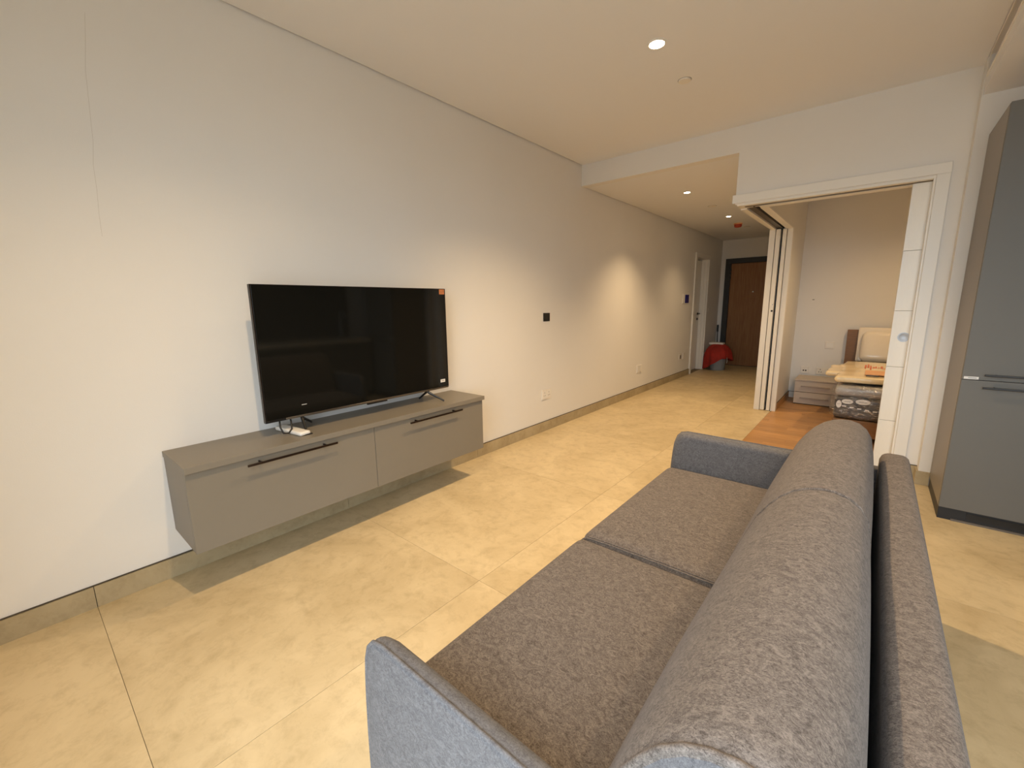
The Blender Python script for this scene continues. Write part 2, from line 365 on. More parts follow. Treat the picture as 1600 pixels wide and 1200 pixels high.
# ceilings (with a shadow gap along the left wall)
ce = new(); box(ce, 0.010, XC, YB, Y1, H1, H1 + 0.05)
obj('ceiling', ce, 'ceiling_paint', smooth=False, label='flat off-white living room ceiling', cat='ceiling', **ST)
ct = new(); box(ct, -0.15, XR + 0.15, YB - 0.15, YEND + 0.15, 2.86, 2.96)
obj('ceiling_slab', ct, 'ceiling_paint', smooth=False, label='concrete slab above the suspended ceilings', cat='ceiling', **ST)
ch = new(); box(ch, 0.010, X2 - 0.001, Y1 + 0.1, YEND, H2, H2 + 0.05)
obj('ceiling_hall', ch, 'ceiling_paint', smooth=False, label='lower hallway ceiling with small downlights', cat='ceiling', **ST)
cb = new(); box(cb, 1.711, XR, Y1 + 0.2, 6.85, 2.62, 2.67)
obj('ceiling_bedroom', cb, 'ceiling_paint', smooth=False, label='bedroom ceiling behind the sliding door wall', cat='ceiling', **ST)

# cross wall at Y1: bulkhead over the hall, wall over the sliding door, strip on the right
wf = new()
box(wf, 0, X2, Y1, Y1 + 0.1, H2, 2.86)                      # bulkhead over the hallway
box(wf, X2, 2.80, Y1, Y1 + 0.2, 2.10, 2.86)                 # above the opening
box(wf, 2.73, 2.80, Y1, Y1 + 0.06, 0, 2.10); box(wf, 2.73, 2.80, Y1 + 0.13, Y1 + 0.2, 0, 2.10); box(wf, 2.80, XR, Y1, Y1 + 0.2, 0, 2.86)
wf = obj('wall_cross', wf, 'wall_paint', smooth=False, label='white cross wall and bulkhead around the sliding door opening', cat='wall', **ST)
wr = new(); box(wr, XC, XR, 4.045, Y1, 0, 2.86)
obj('wall_kitchen_end', wr, 'wall_paint', smooth=False, label='white wall strip behind the tall grey kitchen unit', cat='wall', **ST)
bk = obj('baseboard_cross', box(new(), 2.798, XC, Y1 - 0.006, Y1 + 0.004, 0, 0.103), 'gap_shade', smooth=False, label='short stone skirting beside the sliding door casing', cat='skirting', **ST)  # shadow line over this skirting painted as a dark strip
bx('skirting_tile', 'tile_skirting_shaded', bk, 2.80, XC - 0.012, Y1 - 0.012, Y1, 0, 0.098, smooth=False)
bx('skirting_tile', 'tile_skirting_shaded', bk, XC - 0.012, XC, 4.045, Y1 - 0.001, 0, 0.098, smooth=False)
bx('skirting_tile', 'tile_skirting_shaded', bk, XC - 0.012, 2.927, 4.033, 4.045, 0, 0.098, smooth=False)

# wall between hallway and bedroom (pocket wall) and its header
wp = new()
box(wp, X2, 1.711, 5.87, YEND, 0, 2.86); box(wp, X2, 1.555, Y1 + 0.2, 5.87, 2.10, 2.86); box(wp, 1.655, 1.711, Y1 + 0.2, 5.87, 2.10, 2.86); box(wp, 1.555, 1.655, Y1 + 0.2, 5.87, 2.15, 2.86)
obj('wall_pocket', wp, 'wall_paint', smooth=False, label='cream partition wall between hallway and bedroom', cat='wall', **ST)
bp_ = obj('baseboard_bedroom', box(new(), 1.709, 1.716, 5.88, 6.85, 0, 0.083), 'gap_shade', smooth=False, label='skirting on the bedroom side of the partition', cat='skirting', **ST)  # dark strip paints a shadow line over the board
bx('skirting_board', 'floor_wood', bp_, 1.711, 1.722, 5.88, 6.838, 0, 0.078, smooth=False)
bb_ = obj('baseboard_bedroom_rear', box(new(), 1.711, XR, 6.845, 6.853, 0, 0.083), 'gap_shade', smooth=False, label='white skirting along the bedroom rear wall', cat='skirting', **ST)  # painted shadow line above the white board
bx('skirting_board', 'trim_white', bb_, 1.722, XR, 6.838, 6.85, 0, 0.078, smooth=False)
wb = new(); box(wb, 1.711, XR, 6.85, 7.0, 0, 2.86)
obj('wall_bedroom', wb, 'wall_paint', smooth=False, label='bedroom rear wall behind the bed and nightstand', cat='wall', **ST)
we = new(); box(we, 0, 0.09, YEND, YEND + 0.15, 0, 2.86); box(we, 1.18, 1.711, YEND, YEND + 0.15, 0, 2.86); box(we, 0.09, 1.18, YEND, YEND + 0.15, 2.14, 2.86); 
obj('wall_end', we, 'wall_paint', smooth=False, label='hallway end wall around the entrance door', cat='wall', **ST)
wx = new(); box(wx, XR, XR + 0.15, YB - 0.15, 7.0, 0, 2.96)
obj('wall_right', wx, 'wall_paint', smooth=False, label='kitchen side wall opposite the television', cat='wall', **ST)
wbk = new(); box(wbk, 0, WX0, YB - 0.15, YB, 0, 2.96); box(wbk, WX1, XR, YB - 0.15, YB, 0, 2.96); box(wbk, WX0, WX1, YB - 0.15, YB, WZ1, 2.96)
obj('wall_back', wbk, 'wall_paint', smooth=False, label='wall with the balcony door behind the photographer', cat='wall', **ST)
win = thing('window_1', (WX0, YB - 0.1, 0), 'dark aluminium balcony door frame facing the daylight', 'window', kind='structure')
for d in ((WX0, WX0 + 0.05, 0, WZ1), (WX1 - 0.05, WX1, 0, WZ1)): bx('frame_post', 'alu_dark', win, d[0], d[1], YB - 0.12, YB - 0.06, d[2], d[3])
bx('frame_rail', 'alu_dark', win, WX0 + 0.05, WX1 - 0.05, YB - 0.12, YB - 0.06, WZ1 - 0.05, WZ1)
bal = new(); box(bal, -0.15, XR + 0.15, YB - 1.6, YB - 0.2, -0.12, -0.01)
obj('floor_balcony', bal, 'balcony', smooth=False, label='balcony floor outside the balcony door', cat='floor', **ST)

# air conditioning soffit with a linear grille, along the kitchen side
so = new(); SX = 2.872
box(so, SX, XR, YB, 4.045, H2 - 0.002, H2 + 0.03)                         # underside
box(so, SX, SX + 0.03, YB, 4.045, H2 + 0.028, 2.592); box(so, SX, SX + 0.03, YB, 4.045, 2.694, 2.86); box(so, SX, SX + 0.03, 3.95, 4.045, 2.592, 2.694)
box(so, SX + 0.10, SX + 0.11, YB, 3.95, 2.55, 2.86); box(so, SX + 0.03, SX + 0.10, YB, 3.95, 2.70, 2.71); box(so, SX + 0.03, SX + 0.10, YB, 3.95, 2.575, 2.59)
obj('ceiling_soffit', so, 'ceiling_paint', smooth=False, label='dropped ceiling box over the tall grey unit', cat='soffit', **ST)
gr = thing('air_grille', (SX, 2.0, 2.59), 'long linear air grille in the dropped ceiling box', 'grille')
g = new(); box(g, SX - 0.006, SX, YB + 0.1, 3.965, 2.580, 2.596); box(g, SX - 0.006, SX, YB + 0.1, 3.965, 2.690, 2.706); box(g, SX - 0.006, SX, 3.949, 3.965, 2.596, 2.690)
obj('frame', g, 'trim_white', gr, smooth=False)
bx('slot_shade', 'gap_shade', gr, SX + 0.085, SX + 0.09, YB + 0.1, 3.949, 2.60, 2.69, smooth=False)  # dark sheet painting the shade deep inside the slot

# ---- sliding corner door: casing, tracks, jambs, leaves
tr = thing('trim_1', (X2, Y1, 2.1), 'white casing around the sliding bedroom door opening', 'door casing', kind='structure')
HC = 2.177
bx('casing_head', 'trim_white', tr, 1.485, 2.798, Y1 - 0.014, Y1, 2.109, HC, r=0.003)
bx('casing_head', 'trim_white', tr, 1.493, X2, Y1, 5.79, 2.109, HC, r=0.003)
bx('casing_jamb', 'trim_white', tr, 2.729, 2.798, Y1 - 0.014, Y1, 0.0, 2.109, r=0.003)
bx('casing_jamb', 'trim_white', tr, 2.717, 2.729, Y1 - 0.002, Y1 + 0.055, 0.0, 2.105, r=0.002)
bx('head_lining', 'trim_white', tr, 1.52, 2.73, Y1 + 0.001, Y1 + 0.052, 2.088, 2.102, r=0.002)
bx('head_lining', 'trim_white', tr, 1.66, 2.73, Y1 + 0.135, Y1 + 0.215, 2.088, 2.102, r=0.002)
bx('track', 'track_metal', tr, 1.56, 2.72, Y1 + 0.056, Y1 + 0.13, 2.093, 2.102)
bx('head_lining', 'trim_white', tr, X2, 1.557, Y1 + 0.2, 5.80, 2.088, 2.102, r=0.002)
bx('head_lining', 'trim_white', tr, 1.655, 1.72, Y1 + 0.22, 5.80, 2.088, 2.102, r=0.002)
t = new(); box(t, 1.560, 1.600, Y1 + 0.135, 5.87, 2.105, 2.149); box(t, 1.612, 1.622, Y1 + 0.135, 5.87, 2.095, 2.149)
obj('track', t, 'track_metal', tr)
bx('track', 'black', tr, 1.624, 1.652, Y1 + 0.135, 5.87, 2.12, 2.149)
bx('casing_jamb', 'trim_white', tr, 1.668, 1.722, 5.80, 5.87, 0.0, 2.10, r=0.003)
bx('casing_jamb', 'trim_white', tr, 1.493, 1.553, 5.79, 5.87, 0.0, 2.10, r=0.003)

def sliding_leaf(name, label, kind):
    t = thing(name, (2.66 if kind == 'x' else 1.6, Y1 + 0.09 if kind == 'x' else 5.81, 0.006), label, 'door')
    return t
d1 = sliding_leaf('sliding_door', 'white grooved sliding door leaf with a round pull, half out of the wall', 'x')
zz = [0.006, 0.395, 0.805, 1.215, 1.635, 2.085]
for a, b in zip(zz, zz[1:]): bx('panel', 'leaf_white', d1, 2.618, 2.79, Y1 + 0.068, Y1 + 0.106, a + 0.0015, b - 0.0015, r=0.0015)
bx('core', 'groove', d1, 2.625, 2.79, Y1 + 0.072, Y1 + 0.102, 0.006, 2.085)
pu = new(); lathe(pu, 2.690, 1.025, [(0.034, Y1 + 0.068), (0.034, Y1 + 0.0645), (0.028, Y1 + 0.0635), (0.024, Y1 + 0.0665), (0.0, Y1 + 0.0668)][:-1], 28, 'y')
obj('flush_pull', pu, 'pull_steel', d1)
d2 = sliding_leaf('sliding_door', 'white sliding door leaf with a lock hole, parked beside the hallway', 'y')
bx('panel', 'leaf_white', d2, 1.560, 1.604, 5.785, 5.86, 0.006, 2.09, r=0.003)
lk = new(); lathe(lk, 1.590, 1.185, [(0.011, 5.7846), (0.011, 5.7855)], 16, 'y'); obj('lock_hole', lk, 'black', d2)
lk = new(); lathe(lk, 1.590, 1.255, [(0.007, 5.7838), (0.007, 5.7855)], 14, 'y'); obj('screw', lk, 'chrome', d2)
d3 = sliding_leaf('sliding_door', 'plain white sliding door leaf parked on the bedroom side', 'y')
bx('panel', 'leaf_white', d3, 1.626, 1.663, 5.785, 5.86, 0.006, 2.09, r=0.003)
bx('trim_2', 'black', None, 1.553, 1.668, 5.862, 5.868, 0.0, 2.10, label='black sheet shading the pocket slot behind the parked sliding leaves', cat='door pocket', **ST)  # black sheet paints the shade inside the door pocket

# ---- side door in the hallway
dd = thing('door_1', (0, 8.07, 0), 'white side door in the hallway wall past the intercom', 'door', kind='structure')
bx('casing', 'trim_white', dd, 0.0, 0.022, 8.0, 8.072, 0, 2.15, r=0.002)
bx('casing', 'trim_white', dd, 0.0, 0.022, 8.778, 8.85, 0, 2.15, r=0.002)
bx('casing', 'trim_white', dd, 0.0, 0.022, 8.072, 8.778, 2.08, 2.15, r=0.002)
bx('jamb', 'leaf_white', dd, -0.15, 0.0, 8.755, 8.779, 0, 2.08, r=0.002)
bx('jamb_stop', 'leaf_white', dd, -0.105, -0.05, 8.740, 8.755, 0, 2.08, r=0.002)
bx('jamb', 'leaf_white', dd, -0.15, 0.0, 8.071, 8.09, 0, 2.08, r=0.002)
lf = bx('leaf', 'leaf_white', dd, -0.15, -0.108, 8.091, 8.754, 0.004, 2.06, r=0.002)
bx('light_block', 'gap_shade', dd, -0.18, -0.161, 8.0, 8.85, -0.01, 2.15)  # unseen sheet added to stop light leaking around the side door
hd = new(); lathe(hd, 8.66, 1.08, [(0.024, -0.108), (0.024, -0.100)], 16, 'x'); tube(hd, [(-0.10, 8.66, 1.08), (-0.06, 8.66, 1.08), (-0.055, 8.64, 1.08), (-0.055, 8.54, 1.08)], 0.009, 8)
obj('handle', hd, 'bronze', lf)
hd = new(); lathe(hd, 8.66, 0.98, [(0.024, -0.108), (0.024, -0.098)], 16, 'x'); obj('keyhole_rose', hd, 'bronze', lf)

# ---- entrance door
ed = thing('door_2', (0.63, YEND, 0), 'brown wooden entrance door in a dark frame', 'door', kind='structure')
for d in ((0.087, 0.187, 0, 2.05), (1.085, 1.185, 0, 2.05)): bx('frame_post', 'frame_dark', ed, d[0], d[1], YEND - 0.03, YEND + 0.14, d[2], d[3], r=0.003)
bx('frame_head', 'frame_dark', ed, 0.087, 1.185, YEND - 0.03, YEND + 0.14, 2.05, 2.146, r=0.003)
dl = bx('leaf', 'door_wood', ed, 0.188, 1.084, YEND + 0.01, YEND + 0.06, 0.006, 2.048, r=0.003)
bx('light_block', 'gap_shade', ed, 0.09, 1.18, YEND + 0.142, YEND + 0.16, 0, 2.14)  # added unseen sheet keeping light from leaking past the entrance leaf
bx('threshold', 'frame_dark', ed, 0.188, 1.084, YEND + 0.0, YEND + 0.14, 0.0, 0.005)
pp = new(); lathe(pp, 0.615, 1.485, [(0.017, YEND + 0.012), (0.017, YEND + 0.003), (0.012, YEND - 0.001)], 16, 'y'); obj('peephole', pp, 'chrome', dl)
for z in (1.75, 1.9, 1.83): bx('hinge', 'frame_dark', ed, 0.181, 0.196, YEND - 0.033, YEND + 0.012, z, z + 0.05)

# ================================================================== LIGHT FITTINGS
def downlight(x, y, z, r, label, watts, size=math.radians(150), soft=0.03, est=None):
    t = thing('downlight', (x, y, z), label, 'ceiling light', group='recessed downlights')
    b = new(); n = 32; prof = [(r * 1.25, z), (r * 1.25, z - 0.004), (r * 1.0, z - 0.005), (r * 0.97, z - 0.0005)]
    lathe(b, x, y, prof, n); obj('trim_ring', b, 'lamp_trim', t)
    b = new(); lathe(b, x, y, [(r * 0.95, z - 0.001), (r * 0.95, z - 0.0045), (r * 0.7, z - 0.006)], n); obj('lamp', b, 'lamp_glow', t)
    l = bpy.data.lights.new('downlight_beam', 'SPOT'); l.energy = watts; l.color = WARM; l.spot_size = size; l.spot_blend = 1.0; l.shadow_soft_size = soft
    o = bpy.data.objects.new('downlight_beam', l); COL.objects.link(o); o.parent = t; o.location = (0, 0, -0.04)
    return t
downlight(1.42, 2.59, H1, 0.042, 'bright warm recessed downlight in the living room ceiling beside the sprinkler cover', 205, math.radians(126), 0.02)
downlight(1.42, 0.56, H1, 0.042, 'warm recessed downlight in the ceiling above the space before the television', 112, math.radians(132), 0.02)
downlight(2.95, 5.55, 2.62, 0.035, 'small warm downlight in the bedroom ceiling above the bed', 78, math.radians(140), 0.03)
downlight(3.30, 1.25, H2 - 0.002, 0.035, 'added unseen warm fill lamp in the dropped ceiling box over the kitchen floor', 70, math.radians(130), 0.03)  # lamp added out of view to warm the floor right of the sofa
downlight(0.749, 5.185, H2, 0.032, 'small warm downlight in the hallway ceiling nearer the bulkhead', 110, math.radians(110))
downlight(0.740, 7.01, H2, 0.030, 'small warm downlight in the hallway ceiling beside the red detector', 40, math.radians(110))
def cover(x, y, z, r, label):
    b = new(); lathe(b, x, y, [(r, z), (r, z - 0.003), (r * 0.93, z - 0.008), (r * 0.5, z - 0.0095), (0.006, z - 0.0095)], 28)
    o = obj('sprinkler_cover', b, 'plate_wall', None, label=label, cat='sprinkler cover', group='flat ceiling sprinkler covers')
    rg = new(); lathe(rg, x, y, [(r * 1.07, z + 0.0005), (r * 1.07, z - 0.0012)], 28); obj('shade_ring', rg, 'laminate_side', o)  # dark disc painting a thin shadow around the cover
    return o
cover(1.403, 3.10, H1, 0.040, 'flat round sprinkler cover beside the living room downlight')
cover(0.757, 6.13, H2, 0.050, 'flat round sprinkler cover between the two hallway downlights')
cover(0.74, 8.16, H2, 0.045, 'flat round sprinkler cover beyond the red detector')
sd_ = thing('smoke_detector', (0.705, 7.73, H2), 'red smoke detector on the hallway ceiling', 'detector')
b = new(); lathe(b, 0.705, 7.73, [(0.062, H2), (0.062, H2 - 0.014), (0.058, H2 - 0.018)], 24); obj('base', b, 'peach_print', sd_)
b = new(); lathe(b, 0.705, 7.73, [(0.055, H2 - 0.018), (0.055, H2 - 0.04), (0.045, H2 - 0.058), (0.015, H2 - 0.064)], 24); obj('cap', b, 'red_plastic', sd_)

# ================================================================== WALL PLATES
def plate(name, y0, y1, z0, z1, label, cat, m='plate_wall', x=0.0, group=None):
    t = thing(name, (x, (y0 + y1) / 2, z0), label, cat, group)
    bx('plate', m, t, x, x + 0.009, y0, y1, z0, z1, r=0.002); return t
t = plate('wall_socket', 3.445, 3.60, 0.333, 0.435, 'white double socket low on the wall beside the floating cabinet', 'socket')
for yy in (3.485, 3.56):
    bx('insert', 'white_plastic', t, 0.009, 0.0115, yy - 0.03, yy + 0.03, 0.345, 0.423, r=0.001)
    for a, c in ((0, .018), (-.012, -.012), (.012, -.012)): bx('pin_hole', 'laminate', t, 0.0112, 0.0118, yy + a - .003, yy + a + .003, 0.386 + c - .005, 0.386 + c + .005)
t = plate('wall_socket', 5.73, 5.89, 0.315, 0.425, 'cream double socket midway along the hallway wall', 'socket')
for yy in (5.77, 5.85): bx('insert', 'white_plastic', t, 0.009, 0.0115, yy - 0.03, yy + 0.03, 0.327, 0.413, r=0.001)
for k, (ya, yb, lb) in enumerate(((7.45, 7.55, 'small cream socket below the intercom, nearer the living room'), (7.63, 7.74, 'small cream socket below the intercom, nearer the side door'))):
    t = plate('wall_socket', ya, yb, 0.315, 0.42, lb, 'socket', group='sockets below the intercom')
    bx('insert', 'laminate_side' if k == 0 else 'plate_wall', t, 0.009, 0.0115, ya + 0.02, yb - 0.02, 0.335, 0.40, r=0.001)
t = plate('wall_box', 3.473, 3.577, 1.128, 1.210, 'small black square wall box right of the television', 'wall box', 'black')
bx('insert', 'tv_black', t, 0.009, 0.012, 3.49, 3.56, 1.14, 1.198, r=0.001)
t = plate('intercom', 7.46, 7.77, 1.275, 1.435, 'white intercom with a blue screen beside the hallway side door', 'intercom', 'white_plastic')
bx('screen', 'blue_screen', t, 0.009, 0.0112, 7.565, 7.755, 1.285, 1.425)
t = plate('light_switch', 8.905, 8.985, 1.11, 1.19, 'white switch between the side door and the entrance door', 'switch', 'white_plastic')
bx('rocker', 'white_plastic', t, 0.009, 0.012, 8.92, 8.97, 1.125, 1.175, r=0.001)
def plate_rear(x0, x1, z0, z1, label, cat, name):
    t = thing(name, ((x0 + x1) / 2, 6.85, z0), label, cat)
    bx('plate', 'plate_wall', t, x0, x1, 6.840, 6.85, z0, z1, r=0.002); return t
t = plate_rear(2.06, 2.155, 0.685, 0.775, 'cream switch plate on the bedroom wall left of the headboard', 'switch', 'light_switch')
bx('rocker', 'trim_white', t, 2.075, 2.14, 6.836, 6.84, 0.70, 0.76, r=0.001)
t = plate_rear(1.825, 1.915, 0.345, 0.435, 'small data socket with two dark ports above the nightstand', 'socket', 'wall_socket')
for xx in (1.857, 1.883): bx('port', 'black', t, xx - 0.008, xx + 0.008, 6.8385, 6.8402, 0.372, 0.390)
t = plate_rear(2.00, 2.24, 0.345, 0.43, 'wide triple socket above the nightstand', 'socket', 'wall_socket')
for k, xx in enumerate((2.04, 2.12, 2.20)):
    for a, c in ((0, .018), (-.012, -.014), (.012, -.014)): bx('pin_hole', 'grey_hole', t, xx + a - .004, xx + a + .004, 6.8385, 6.8402, 0.388 + c - .006, 0.388 + c + .006)
bx('wall_mark', 'grey_hole', None, 1.868, 1.89, 6.847, 6.8505, 1.305, 1.313, label='tiny dark mark on the bedroom rear wall', cat='mark', kind='stuff')

# ================================================================== FLOATING TV CABINET
cab = thing('floating_cabinet', (0.0, 1.317, 0.235), 'grey-taupe floating media cabinet with two flap fronts under the television', 'cabinet')
Y0c, Y1c, CD, CT, CB = 0.406, 2.2285, 0.3674, 0.636, 0.235
bx('top_panel', 'laminate', cab, 0.0, CD, Y0c, Y1c, CT - 0.028, CT, r=0.0015)
cs = new(); box(cs, 0.0, CD - 0.038, Y0c + 0.003, Y0c + 0.021, CB, CT - 0.030, 0.001); obj('side_panel', cs, 'laminate', cab, ang=15)
bx('side_panel', 'laminate', cab, 0.0, CD - 0.038, Y1c - 0.026, Y1c - 0.008, CB, CT - 0.030, r=0.001)
bx('bottom_panel', 'laminate', cab, 0.0, CD - 0.038, Y0c + 0.021, Y1c - 0.026, CB, CB + 0.018)
bx('back_panel', 'laminate', cab, 0.0, 0.012, Y0c + 0.021, Y1c - 0.026, CB + 0.018, CT - 0.030)
for (a, b, h0, h1) in ((Y0c + 0.003, 1.3135, 0.638, 1.072), (1.3165, Y1c - 0.008, 1.548, 1.987)):
    f = bx('door', 'laminate', cab, CD - 0.036, CD - 0.017, a, b, CB, CT - 0.031, r=0.001)
    hb = new(); box(hb, CD + 0.014, CD + 0.022, h0, h1, 0.577, 0.587, 0.001)
    for yy in (h0 + 0.06, h1 - 0.06): tube(hb, [(CD - 0.018, yy, 0.582), (CD + 0.016, yy, 0.582)], 0.005, 8)
    obj('handle', hb, 'bronze', f)

# ================================================================== TELEVISION
TX, TA, TB, TZ0, TZ1 = 0.2, 0.798, 2.031, 0.713, 1.410
tv = thing('television', (0.17, (TA + TB) / 2, CT), 'large black flat television standing on the floating cabinet', 'television')
body = new(); box(body, TX - 0.026, TX - 0.003, TA, TB, TZ0, TZ1, 0.002); cushion(body, TX - 0.062, TX - 0.026, TA + 0.15, TB - 0.15, TZ0 + 0.03, TZ0 + 0.42, 0.02, 6)
obj('casing', body, 'tv_black', tv, ang=20)
bx('screen', 'tv_screen', tv, TX - 0.003, TX, TA + 0.006, TB - 0.004, TZ0 + 0.014, TZ1 - 0.005, r=0.0005)
bz = new(); box(bz, TX - 0.006, TX + 0.0035, TA + 0.10, TB - 0.002, TZ0 + 0.002, TZ0 + 0.013, 0.0015); obj('lower_bezel', bz, 'tv_silver', tv)
bx('lower_bezel', 'tv_black', tv, TX - 0.006, TX + 0.002, TA, TA + 0.10, TZ0 + 0.002, TZ0 + 0.013, r=0.001)
tr_ = new(); box(tr_, TX - 0.006, TX + 0.0015, TA, TA + 0.004, TZ0 + 0.012, TZ1); box(tr_, TX - 0.006, TX + 0.0015, TB - 0.004, TB, TZ0 + 0.012, TZ1); box(tr_, TX - 0.006, TX + 0.0015, TA + 0.004, TB - 0.004, TZ1 - 0.004, TZ1)
obj('edge_trim', tr_, 'bronze', tv)
bx('sensor_bar', 'tv_black', tv, TX - 0.012, TX + 0.002, 1.375, 1.515, TZ0 - 0.008, TZ0 + 0.003, r=0.002)
bx('brand_label', 'label_white', tv, TX, TX + 0.0006, 0.985, 1.012, TZ0 + 0.066, TZ0 + 0.0685)
st_ = bx('energy_sticker', 'orange', tv, TX + 0.0002, TX + 0.001, 1.978, 2.024, 1.372, 1.405)
bx('print', 'card_brown', st_, TX + 0.001, TX + 0.0013, 2.006, 2.009, 1.386, 1.401); bx('print', 'card_brown', st_, TX + 0.001, TX + 0.0013, 1.985, 1.999, 1.388, 1.391); bx('print', 'card_brown', st_, TX + 0.001, TX + 0.0013, 2.017, 2.020, 1.384, 1.401); bx('print', 'card_brown', st_, TX + 0.001, TX + 0.0013, 1.99, 2.004, 1.380, 1.383)
st_ = bx('paper_sticker', 'label_white', tv, TX + 0.0002, TX + 0.001, 1.958, 2.000, 0.758, 0.780)
bx('print', 'laminate_side', st_, TX + 0.001, TX + 0.0013, 1.968, 1.99, 0.768, 0.771)
for yc, sgn in ((0.985, -1), (1.845, 1)):
    lg = new(); px = TX - 0.015
    for (fx_, dy) in ((0.275, 0.075 if sgn > 0 else -0.02), (0.07, 0.02 if sgn > 0 else 0.10)):
        pts = [(px, yc, TZ0 + 0.005), (px + (fx_ - px) * 0.12, yc + dy * 0.1, TZ0 - 0.012), (px + (fx_ - px) * 0.9, yc + dy * 0.9, CT + 0.014), (fx_, yc + dy, CT + 0.0065)]
        tube(lg, pts, [0.009, 0.009, 0.0065, 0.006], 8)
    obj('foot', lg, 'tv_black', tv)
# cable behind the television, package on the cabinet
cab_ = new(); tube(cab_, [(0.165, 0.93, 0.73), (0.19, 0.925, 0.70), (0.215, 0.915, 0.665), (0.222, 0.895, 0.648), (0.215, 0.872, 0.65), (0.20, 0.865, 0.68), (0.18, 0.872, 0.71), (0.16, 0.89, 0.73)], 0.0045, 8)
obj('power_cable', cab_, 'black', None, label='black looped cable hanging below the left end of the television', cat='cable')
pk = thing('remote_packet', (0.21, 0.94, CT), 'white plastic remote control packet lying beside the left television foot', 'packet')
b = new(); cushion(b, 0.06, 0.30, 0.905, 0.965, CT + 0.0005, CT + 0.022, 0.009, 8, wob=0.0015, sd=3); 
bmesh.ops.rotate(b, verts=b.verts[:], cent=(0.2, 0.935, CT), matrix=Matrix.Rotation(math.radians(8), 3, 'Z')); obj('sleeve', b, 'white_plastic', pk)
b = new(); box(b, 0.289, 0.297, 0.925, 0.985, CT + 0.0005, CT + 0.006, 0.001); obj('remote_edge', b, 'black', pk)

# ================================================================== SOFA
sofa = thing('sofa', (2.2, 1.36, 0), 'grey-brown fabric two seat sofa facing the television', 'sofa')
SY0, SY1 = 0.40, 2.298      # outer faces of the arms
MID = 1.325
# base plinth and feet
bx('base', 'sofa_fabric', sofa, 1.765, 2.60, SY0 + 0.052, SY1 - 0.052, 0.09, 0.30, r=0.015)
for fx_ in (1.83, 2.58):
    for fy_ in (0.52, 2.18): 
        b = new(); lathe(b, fx_, fy_, [(0.022, 0.0), (0.028, 0.09)], 14); obj('leg', b, 'black', sofa)
# seat cushions
for a, c, s in ((SY0 + 0.051, MID - 0.0015, 1), (MID + 0.0015, SY1 - 0.053, 2)):
    b = new(); cushion(b, 1.728, 2.30, a, c, 0.27, 0.425, 0.045, 18, crown=0.012, sd=s)
    k = obj('seat_cushion', b, 'sofa_fabric', sofa, ang=80)
    pb = new(); ye = MID - 0.006 if s == 1 else MID + 0.006
    tube(pb, [(1.733, ye, 0.36), (1.74, ye, 0.40), (1.765, ye, 0.419), (1.85, ye, 0.4235), (2.05, ye, 0.425), (2.26, ye, 0.425)], 0.0025, 8)
    obj('piping', pb, 'sofa_fabric', k)
# back cushions : D-profile swept along y
PROF = [(2.205, .33), (2.212, .40), (2.232, .46), (2.252, .522), (2.273, .58), (2.292, .63), (2.315, .688), (2.341, .730), (2.366, .762), (2.395, .787), (2.425, .802), (2.455, .809), (2.485, .809), (2.515, .800), (2.540, .780), (2.557, .750), (2.567, .70), (2.572, .64), (2.574, .56), (2.574, .46), (2.573, .33)]
def inset(prof, d):
    cx_, cz_ = 2.42, 0.55; out = []
    for (x, z) in prof:
        v = Vector((x - cx_, z - cz_)); L = v.length; v = v * ((L - d) / L); out.append((cx_ + v.x, cz_ + v.y))
    return out
def back_cushion(y0, y1, s, e0, e1):
    L = [(0, e0[0]), (0.008, e0[1]), (0.022, e0[2]), (0.05, e0[3])]; R = [(0, e1[0]), (0.008, e1[1]), (0.022, e1[2]), (0.05, e1[3])]
    ys = [(y0 + t, d) for t, d in L] + [(y0 + 0.05 + (y1 - y0 - 0.1) * k / 14, 0.0 - 0.004 * math.sin(math.pi * k / 14)) for k in range(1, 14)] + [(y1 - t, d) for t, d in reversed(R)]
    b = new(); loft(b, [[(p[0], yy, p[1]) for p in inset(PROF, d)] for yy, d in ys])
    return obj('back_cushion', b, 'sofa_fabric', sofa, ang=60)
k1 = back_cushion(SY0 + 0.045, MID - 0.001, 1, (0.018, 0.008, 0.003, 0.001), (0.004, 0.0015, 0.0, 0.0))
k2 = back_cushion(MID + 0.001, SY1 - 0.06, 2, (0.003, 0.0005, 0.0, 0.0), (0.03, 0.014, 0.005, 0.001))
pb = new(); tube(pb, [(p[0], SY0 + 0.047, p[1]) for p in inset(PROF, 0.010)], 0.0055, 8); obj('piping', pb, 'sofa_fabric', k1)
ep = new(); loft(ep, [[(p[0], SY0 + 0.038, p[1]) for p in inset(PROF, 0.05)], [(p[0], SY0 + 0.041, p[1]) for p in inset(PROF, 0.028)], [(p[0], SY0 + 0.047, p[1]) for p in inset(PROF, 0.016)]]); obj('end_panel', ep, 'sofa_fabric_daylit', k1)
pb = new(); tube(pb, [(p[0], MID + 0.006, p[1]) for p in inset(PROF, 0.002)], 0.0025, 8); obj('piping', pb, 'sofa_fabric', k2)
